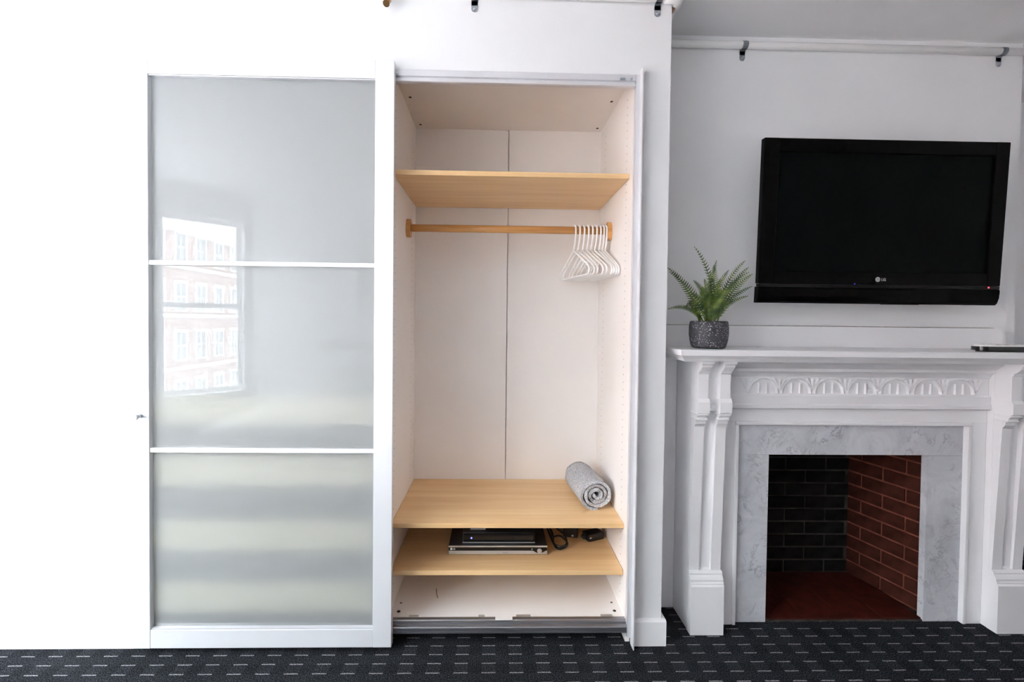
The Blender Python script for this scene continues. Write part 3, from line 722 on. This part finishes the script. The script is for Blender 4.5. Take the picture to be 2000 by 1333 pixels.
obj('smoke_shelf', bx(1.16, 1.96, 0.166, 0.58, 0.9005, 0.92), 'mortar_sooty', fb)
for x0, x1 in ((1.16, 1.175), (1.948, 1.96)): obj('firebox_cheek', bx(x0, x1, 0.166, 0.30, 0, 0.90), 'mortar_sooty', fb)
CH, BL, JT = 0.0672, 0.213, 0.0095
meshes = {}
def brick(length, mt):
    key = (round(length, 3), mt)
    if key not in meshes:
        b = bx(0, length, -0.004, 0.003, 0, CH-JT, bev=0.0015, seg=1)
        me = bpy.data.meshes.new('brick'); b.to_mesh(me); b.free(); me.materials.append(M[mt]); meshes[key] = me
    o = bpy.data.objects.new('brick', meshes[key]); col.objects.link(o); o.parent = fb; return o
def brick_wall(p0, p1, mt, first, flip=False):
    """courses from p0 to p1 (plan); face looks to the right-hand side of p0->p1 = local -y"""
    a, c = Vector((*p0, 0)), Vector((*p1, 0)); L_ = (c-a).length; d = (c-a)/L_; ang = math.atan2(d.y, d.x)
    for r in range(13):
        s = -(first if r % 2 else first+BL/2) % BL - BL
        while s < L_:
            s0, s1 = max(s+JT/2, 0.004), min(s+BL-JT/2, L_-0.004)
            if s1-s0 > 0.012:
                o = brick(s1-s0, mt); p = a + d*s0
                o.location = Vector((p.x, p.y, r*CH+0.016)) - ORIG[F.name]; o.rotation_euler = (0, 0, ang)
            s += BL
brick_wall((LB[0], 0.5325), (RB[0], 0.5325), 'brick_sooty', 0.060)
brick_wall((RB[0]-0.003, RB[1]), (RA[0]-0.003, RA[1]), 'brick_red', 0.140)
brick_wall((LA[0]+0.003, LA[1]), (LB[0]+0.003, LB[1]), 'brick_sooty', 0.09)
hb = obj('hearth', bx(1.176, 1.944, 0.137, 0.560, 0.0005, 0.006), 'mortar_sooty', F)
ty = [0.139, 0.335, 0.532]; tx = [1.203+i*0.1755 for i in range(5)]
for j in range(2):
    for i in range(4):
        x0, x1 = tx[i]+0.002, tx[i+1]-0.002
        obj('hearth_tile', bx(x0, x1, ty[j]+0.002, ty[j+1]-0.002, 0.0061, 0.0135, bev=0.0015, seg=1), 'hearth_tile', hb)

# ================================================================== TELEVISION
TVW, TVX = 1.064, 1.664
T = thing('television', 'large black flat television mounted on the wall above the mantel', 'television', (TVX, 0.128, 1.400))
T.rotation_euler = (R(2.4), 0, 0)            # top leans into the room
hw = TVW/2
def tp(name, b, mt, parent=T, **k): return obj(name, b, mt, parent, local=True, **k)
tp('housing', bx(-hw+0.075, hw-0.05, 0.030, 0.095, 0.065, 0.64, bev=0.01), 'black_plastic')
b = B()
z0, z1, sl, sr, sb, st = 0.083, 0.697, -hw+0.066, hw-0.062, 0.137, 0.640
box(b, -hw, sl, 0, 0.03, z0, z1, bev=0.003); box(b, sr, hw, 0, 0.03, z0, z1, bev=0.003); box(b, sl-0.003, sr+0.003, 0.0005, 0.03, z0, sb, bev=0.002); box(b, sl-0.003, sr+0.003, 0.0005, 0.03, st, z1-0.0002, bev=0.003)
tp('bezel', b, 'tv_plastic')
mt_, nt_, bs_ = newmat('tv_screen'); bs_.inputs['Base Color'].default_value = (0.0018, 0.0030, 0.0034, 1); bs_.inputs['Roughness'].default_value = 0.25; bs_.inputs['Specular IOR Level'].default_value = 0.05; M['tv_screen'] = mt_
tp('screen', bx(sl, sr, 0.012, 0.020, sb, st), 'tv_screen', label='dark switched-off screen')
tp('trim_strip', bx(-hw+0.003, hw-0.003, -0.002, 0.028, 0.070, 0.0825, bev=0.003), 'tv_strip')
chin = prism(B(), [(0.000, 0.0695), (-0.003, 0.060), (-0.001, 0.030), (0.006, 0.008), (0.014, 0.0), (0.032, 0.0), (0.030, 0.0695)], 'x', -hw-0.001, hw-0.003)
ch = tp('speaker_chin', chin, 'tv_plastic')
for k in range(14): tp('vent_slot', bx(0.03+k*0.012, 0.036+k*0.012, 0.018, 0.030, -0.002, -0.0001), 'black_plastic', ch)
lg = tp('logo_disc', cyl(B(), (-0.012, 0.0004, 0.106), (-0.012, -0.0006, 0.106), 0.0105, n=24), 'logo_grey')
b = B(); box(b, -0.0125, -0.0115, -0.0012, -0.0007, 0.102, 0.110); box(b, -0.0125, -0.0085, -0.0012, -0.0007, 0.1015, 0.1025); box(b, -0.009, -0.003, -0.0012, -0.0007, 0.1055, 0.1065); cyl(b, (-0.0155, -0.0007, 0.1095), (-0.0155, -0.0012, 0.1095), 0.0013, n=8)
tp('logo_mark', b, 'tv_plastic', lg)
text_mesh('LG', 0.017, 'logo_grey', T, Matrix.Translation((0.003, -0.0002, 0.1)) @ Matrix.Rotation(R(90), 4, 'X'))
tp('power_light', cyl(B(), (0.478, -0.0018, 0.077), (0.478, -0.0032, 0.077), 0.0032, n=12), 'led_red', label='tiny red standby light')
tp('indicator_light', cyl(B(), (-0.113, 0.0004, 0.086), (-0.113, -0.0012, 0.086), 0.003, n=12), 'led_blue_dim')
tp('wall_mount', bx(-0.25, 0.25, 0.0955, 0.125, 0.22, 0.46, bev=0.003), 'black_plastic')

# ================================================================== FERN IN ITS POT
PC = (0.901, 0.085)
FP = thing('potted_fern', 'small green fern in a speckled dark grey pot on the mantel', 'potted plant', (PC[0], PC[1], ZT))
pot = obj('pot', lathe(B(), [(0.055, 0.0005), (0.064, 0.003), (0.070, 0.012), (0.0755, 0.035), (0.0785, 0.062), (0.0780, 0.090), (0.0755, 0.108), (0.0725, 0.114), (0.0685, 0.1145), (0.0660, 0.110), (0.0650, 0.095)], (PC[0], PC[1], ZT), 48), 'speckled_pot', FP, label='rounded dark grey pot with white speckles')
obj('soil', lathe(B(), [(0.0645, 0.094), (0.06, 0.100), (0.02, 0.104), (0.004, 0.105)], (PC[0], PC[1], ZT), 24), 'soil', FP)
def frond(tip, ctrl, base, width, seed):
    rnd = random.Random(seed); b = B(); n = 25
    P_ = bez(base, ctrl, tip, n)
    tube(b, P_, lambda t: 0.0022*(1-t)+0.0006, 5)
    side0 = None
    for i in range(3, n+1):
        p = P_[i]; d = (P_[min(i+1, n)] - P_[i-1]).normalized()
        view = Vector((0.35*math.sin(seed*1.7), -1, 0.25*math.cos(seed*2.3))).normalized()
        s = d.cross(view); s = s.normalized() if s.length > 1e-4 else Vector((1, 0, 0)); nr = s.cross(d)
        t = i/n; ln = 1.32*width*min(1.0, (t-0.03)/0.2)*(1-t**2.6)**0.8 + 0.003
        for sg in (-1, 1):
            q = (s*sg + d*0.42 + nr*(0.30+rnd.uniform(-0.12, 0.12))).normalized()
            wv = d*0.0027*(1.2-0.45*t)
            a0 = p - wv; a1 = p + wv; m0 = p + q*ln*0.55 - wv*0.9; m1 = p + q*ln*0.55 + wv*0.9; e = p + q*ln + d*0.003
            vs_ = [b.verts.new(x) for x in (a0, m0, e, m1, a1)]
            b.faces.new(vs_)
    return b
kpx = 0.00213
tips = [((1356, 482), 0.0, 0.017), ((1304, 524), 0.03, 0.016), ((1308, 532), -0.035, 0.016), ((1306, 604), 0.0, 0.010), ((1400, 508), 0.07, 0.014), ((1395, 518), 0.02, 0.018),
        ((1424, 527), 0.06, 0.015), ((1456, 508), 0.03, 0.015), ((1463, 521), -0.02, 0.016), ((1464, 530), 0.06, 0.015), ((1471, 534), -0.05, 0.017), ((1471, 558), 0.0, 0.014),
        ((1463, 577), -0.04, 0.011), ((1356, 548), 0.08, 0.013), ((1340, 600), -0.075, 0.018), ((1376, 545), -0.07, 0.019), ((1408, 545), -0.08, 0.019), ((1430, 560), -0.085, 0.018), ((1350, 572), -0.06, 0.018), ((1388, 530), 0.09, 0.014), ((1372, 560), -0.05, 0.02), ((1415, 565), -0.05, 0.02)]
for i, (p, dy, wd) in enumerate(tips):
    sc_ = (2.0+dy)/2.0
    tx_ = (PC[0] + (p[0]-1387)*kpx)*sc_ if dy else PC[0] + (p[0]-1387)*kpx
    tz_ = 1.31 + (631-p[1])*kpx*sc_
    tip = Vector((tx_, PC[1]+dy, tz_)); a = i*2.4
    base = Vector((PC[0]+0.018*math.cos(a)+0.12*(tx_-PC[0]), PC[1]+0.018*math.sin(a), ZT+0.102))
    dx_, dz_ = tip.x-base.x, tip.z-base.z
    ctrl = Vector((base.x+dx_*0.30, base.y+(tip.y-base.y)*0.35, base.z+max(dz_*0.62, 0.05)+0.02))
    if i == 0: ctrl = Vector((base.x+0.02, base.y, base.z+0.20))
    if i == 3: ctrl = Vector((base.x-0.07, base.y-0.02, base.z+0.095))
    if i == 14: ctrl = Vector((base.x-0.05, base.y-0.03, base.z+0.13))
    obj('frond', frond(tip, ctrl, base, wd, i+1), 'fern_leaf', FP)

# ================================================================== REMOTE on the mantel
RC = thing('remote_control', 'slim device with white top and black base lying on the mantel', 'remote control', (2.12, 0.02, ZT))
def rcx(z0, z1, ins, n=10):
    pts = []
    xl, xr, yf, yb = 1.985+ins, 2.345-ins, -0.012+ins, 0.055-ins; r = 0.030
    for cx_, cy_, a0 in ((xr-r, yb-r, 0), (xl+r, yb-r, 90), (xl+r, yf+r, 180), (xr-r, yf+r, 270)):
        pts += [(cx_+r*math.cos(R(a0+90*k/n)), cy_+r*math.sin(R(a0+90*k/n))) for k in range(n+1)]
    return prism(B(), pts, 'z', z0, z1)
obj('base', rcx(ZT+0.0002, ZT+0.006, 0.010), 'black_plastic', RC)
obj('lower_shell', rcx(ZT+0.0061, ZT+0.022, 0.0), 'black_gloss', RC)
tpv = obj('top_face', rcx(ZT+0.0221, ZT+0.0290, 0.002), 'white_plastic', RC, label='white top face')
for k in range(8):
    for j in range(2): obj('button', cyl(B(), (2.03+k*0.036, 0.010+j*0.022, ZT+0.0291), (2.03+k*0.036, 0.010+j*0.022, ZT+0.0305), 0.006, n=12), 'silver_plastic', tpv)

# ================================================================== SPRINKLER PIPE, HEAD, CLIPS
PR = 0.0165; PZ = 2.578
ppts = [(-1.6, -0.020, PZ+0.006), (0.60, -0.020, PZ+0.006), (0.685, -0.020, PZ+0.006)]
corner = [(0.70, -0.019, PZ+0.006), (0.709, -0.012, PZ+0.005), (0.711, 0.003, PZ+0.004)]
back = [(0.711, 0.10, PZ), (0.711, 0.225, PZ-0.004), (0.714, 0.245, PZ-0.005), (0.722, 0.256, PZ-0.006), (0.740, 0.2615, PZ-0.006), (1.20, 0.2615, PZ-0.006), (3.0, 0.2615, PZ-0.006)]
pc = Vector((0.7, 0.0, PZ))
SPp = thing('sprinkler_pipe', 'white sprinkler pipe running along the top of the walls', 'pipe', pc)
obj('pipe', tube(B(), ppts+corner+back, PR, 20), 'white_plastic', SPp)
obj('elbow', tube(B(), [(0.655, -0.020, PZ+0.006), (0.685, -0.020, PZ+0.006)]+corner+[(0.711, 0.03, PZ+0.003)], PR+0.0045, 20), 'white_plastic', SPp)
obj('elbow', tube(B(), [(0.711, 0.21, PZ-0.004)]+back[1:5]+[(0.765, 0.2615, PZ-0.006)], PR+0.001, 20), 'white_plastic', SPp)
SX = -0.425
SH = thing('fire_sprinkler', 'small brass sprinkler head in a white fitting below the pipe', 'sprinkler', (SX, -0.02, 2.545))
obj('fitting', cyl(B(), (SX, -0.020, 2.566), (SX, -0.036, 2.541), 0.0150, 0.0165, n=24), 'white_plastic', SH)
obj('nozzle', cyl(B(), (SX, -0.0362, 2.5408), (SX, -0.0410, 2.533), 0.0125, 0.0115, n=20), 'brass', SH)
obj('bulb', cyl(B(), (SX, -0.0412, 2.5327), (SX, -0.049, 2.520), 0.004, n=12), 'white_plastic', SH)
b = B()
for s_ in (-1, 1): tube(b, [(SX+s_*0.0105, -0.040, 2.534), (SX+s_*0.0125, -0.047, 2.523), (SX+s_*0.004, -0.053, 2.5135)], 0.0026, 6)
obj('frame_arm', b, 'brass', SH)
obj('deflector', cyl(B(), (SX, -0.0530, 2.5135), (SX, -0.0542, 2.5118), 0.0125, n=20), 'brass', SH)
def clip(x, wall, zp, label, tabdx=-0.004, tab=0.046):
    c = thing('pipe_clip', label, 'pipe clip', (x, wall, zp), 'metal pipe clips')
    r = PR+0.0012; yc = -(PR+0.002)           # pipe centre relative to the wall
    pts = [(0.0, r+0.012), (0.0-0.002, r)] + [(yc+r*math.cos(t), r*math.sin(t)) for t in [R(a) for a in range(60, 301, 20)]] + [(-0.0022, -r-0.002), (-0.0022, -r-tab+0.02)]
    # strap as a ribbon of width w round the pipe, then a flat tab down the wall
    b = B(); wd = 0.0125; rows = []
    for i, (y, z) in enumerate(pts[1:]):
        rows.append([b.verts.new((-wd, y, z)), b.verts.new((wd, y, z))])
    for A, C in zip(rows, rows[1:]): b.faces.new((A[0], A[1], C[1], C[0]))
    ext = bmesh.ops.solidify(b, geom=b.faces[:], thickness=0.0014)
    obj('strap', b, 'galvanised', c, local=True)
    zt_ = -r-tab+0.022
    tabb = [( -0.0125, zt_+0.004), (0.0125, zt_+0.004)] + [(0.0125*math.cos(t), zt_-0.008+0.0125*math.sin(t)) for t in [R(a) for a in range(0, -181, -20)]]
    tb = obj('tab', prism(B(), tabb, 'y', -0.0030, -0.0008), 'galvanised', c, local=True)
    obj('screw', cyl(B(), (0, -0.0031, zt_-0.008), (0, -0.0062, zt_-0.008), 0.0075, 0.005, n=14), 'steel', tb, local=True)
ZF = PZ+0.006; ZA = PZ-0.006
clip(-0.092, 0.0, ZF, 'small metal pipe clip above the open wardrobe, near the sprinkler head')
clip(0.632, 0.0, ZF, 'small metal pipe clip above the wall corner beside the wardrobe')
clip(1.118, 0.28, ZA, 'small metal pipe clip on the alcove wall above the fern')
clip(2.318, 0.28, ZA, 'small metal pipe clip above the far top corner of the television')

# ================================================================== BED AND REAR WALL (seen mirrored in the door)
BX0, BX1, BY0, BY1 = -1.86, -0.42, -3.28, -1.30
BD = thing('bed', 'upholstered double bed with a grey headboard facing the wardrobe', 'bed', ((BX0+BX1)/2, (BY0+BY1)/2, 0))
obj('bed_base', bx(BX0+0.02, BX1-0.02, BY0, BY1-0.02, 0.10, 0.32, bev=0.01), 'bed_fabric', BD)
obj('mattress', bx(BX0+0.01, BX1-0.01, BY0, BY1-0.01, 0.321, 0.560, bev=0.05, seg=4), 'sheet', BD)
obj('headboard', bx(BX0, BX1, BY0-0.09, BY0-0.01, 0.10, 1.06, bev=0.01), 'bed_fabric', BD)
for x in (BX0+0.08, BX1-0.08):
    for y in (BY0+0.1, BY1-0.12): obj('leg', cyl(B(), (x, y, 0), (x, y, 0.0999), 0.025, n=12), 'black_plastic', BD)
b = B()
bx0, bx1, by0, by1 = BX0-0.045, BX1+0.045, BY0+0.72, BY1+0.05
# duvet: a quilted sheet draped over the mattress, open underneath
NX, NY = 40, 34
def dv(i, j):
    u, v = i/NX, j/NY
    sx = (bx1-bx0)+0.76; x = -0.38+u*sx; sy = (by1-by0)+0.40; y = v*sy
    ox = 0.0; z = 0.600
    if x < 0: X = bx0-0.012*math.sin(-x*9); z += x
    elif x > bx1-bx0: X = bx1+0.012*math.sin((x-(bx1-bx0))*9); z -= x-(bx1-bx0)
    else: X = bx0+x
    if y > by1-by0: Y = by1+0.01; z = min(z, 0.600-(y-(by1-by0)))
    else: Y = by0+y
    r_ = 0.055
    e = min(abs(X-bx0), abs(X-bx1), abs(Y-by1))
    if z >= 0.599 and e < r_: z -= r_*(1-math.sqrt(max(0, 1-((r_-e)/r_)**2)))*0.7
    z += 0.012*math.sin(X*7+Y*3)*math.sin(Y*5-X*2) if z > 0.58 else 0
    return (X, Y, z)
G = [[b.verts.new(dv(i, j)) for j in range(NY+1)] for i in range(NX+1)]
for i in range(NX):
    for j in range(NY):
        f = b.faces.new((G[i][j], G[i+1][j], G[i+1][j+1], G[i][j+1])); f.smooth = True
bmesh.ops.recalc_face_normals(b, faces=b.faces[:])
bmesh.ops.solidify(b, geom=b.faces[:], thickness=0.02)
bmesh.ops.recalc_face_normals(b, faces=b.faces[:])
bmesh.ops.translate(b, verts=b.verts[:], vec=(-(bx0+bx1)/2, -(by0+by1)/2, 0))
place(b, 'duvet', 'duvet', ((bx0+bx1)/2, (by0+by1)/2, 0), 'white duvet spread over the foot half of the bed', 'duvet')
def pillow(loc, size, rot, label):
    b = B(); n = 14
    def pt(i, j, s):
        u, v = i/n*2-1, j/n*2-1
        h = (max(0, 1-abs(u)**3.2)*max(0, 1-abs(v)**3.2))**0.5
        k = 1-0.05*(abs(u)*abs(v))
        return (u*size[0]/2*k, s*h*size[2]/2, v*size[1]/2*k)
    for s in (-1, 1):
        g = [[b.verts.new(pt(i, j, s)) for j in range(n+1)] for i in range(n+1)]
        for i in range(n):
            for j in range(n):
                f = b.faces.new((g[i][j], g[i+1][j], g[i+1][j+1], g[i][j+1])); f.smooth = True
    bmesh.ops.remove_doubles(b, verts=b.verts[:], dist=0.0004); bmesh.ops.recalc_face_normals(b, faces=b.faces[:])
    o = place(b, 'pillow', 'pillow', loc, label, 'pillow', 'pillows on the bed'); o.rotation_euler = rot; return o
pillow((-1.46, -3.10, 0.775), (0.64, 0.44, 0.16), (R(-18), 0, 0), 'large white pillow leaning on the headboard nearer the window')
pillow((-0.78, -3.10, 0.775), (0.64, 0.44, 0.16), (R(-18), 0, 0), 'large white pillow leaning on the headboard away from the window')
pillow((-1.56, -2.87, 0.715), (0.38, 0.32, 0.13), (R(-26), 0, 0), 'small white cushion in front of the pillow nearer the window')
PF = thing('picture_frame', 'framed pale print hanging on the wall above the headboard', 'picture', (-1.15, -3.39, 1.40))
b = B()
for a in ((-1.49, -1.46, 1.40, 2.26), (-0.84, -0.81, 1.40, 2.26), (-1.46, -0.84, 1.40, 1.43), (-1.46, -0.84, 2.23, 2.26)): box(b, a[0], a[1], -3.3995, -3.375, a[2], a[3])
obj('frame', b, 'grey_frame', PF); obj('print', bx(-1.459, -0.841, -3.3990, -3.388, 1.431, 2.229), 'picture', PF)

# ================================================================== OUTSIDE THE BAY
struct('ground', bx(-60, -3.6, -70, 30, -9.4, -9.2), 'snowy_street')
BF = thing('brick_building', 'red brick building with white sash windows across the street', 'building', (-24, -26, -9.2))
wall_b = obj('wall', bx(-26, -22, -60, 14, -9.2, 7.2), 'facade_brick', BF)
obj('cornice', bx(-26.2, -21.6, -60.2, 14.2, 7.2, 7.9, bev=0.1), 'facade_white', BF)
for z in (-2.4, 1.3, 4.7): obj('string_course', bx(-22.0, -21.88, -60, 14, z, z+0.25), 'facade_white', BF)
wb = None
for r in range(4):
    for c in range(14):
        y, z = -46+c*2.3, -5.2+r*3.45
        if wb is None:
            f = B(); box(f, 0, 0.14, -0.65, 0.65, 0, 0.12); box(f, 0, 0.14, -0.65, 0.65, 1.98, 2.2); box(f, 0, 0.12, -0.65, -0.53, 0.12, 1.98); box(f, 0, 0.12, 0.53, 0.65, 0.12, 1.98); box(f, 0, 0.10, -0.53, 0.53, 1.02, 1.10); box(f, 0, 0.08, -0.03, 0.03, 0.12, 1.98)
            wb = obj('window', f, 'facade_white', BF, local=True); pb = obj('pane', bx(0.001, 0.05, -0.53, 0.53, 0.12, 1.98), 'facade_pane', wb, local=True)
            o = wb
        else:
            o = wb.copy(); col.objects.link(o); o.parent = BF
            p_ = pb.copy(); col.objects.link(p_); p_.parent = o
        o.location = Vector((-21.999, y, z)) - ORIG[BF.name]
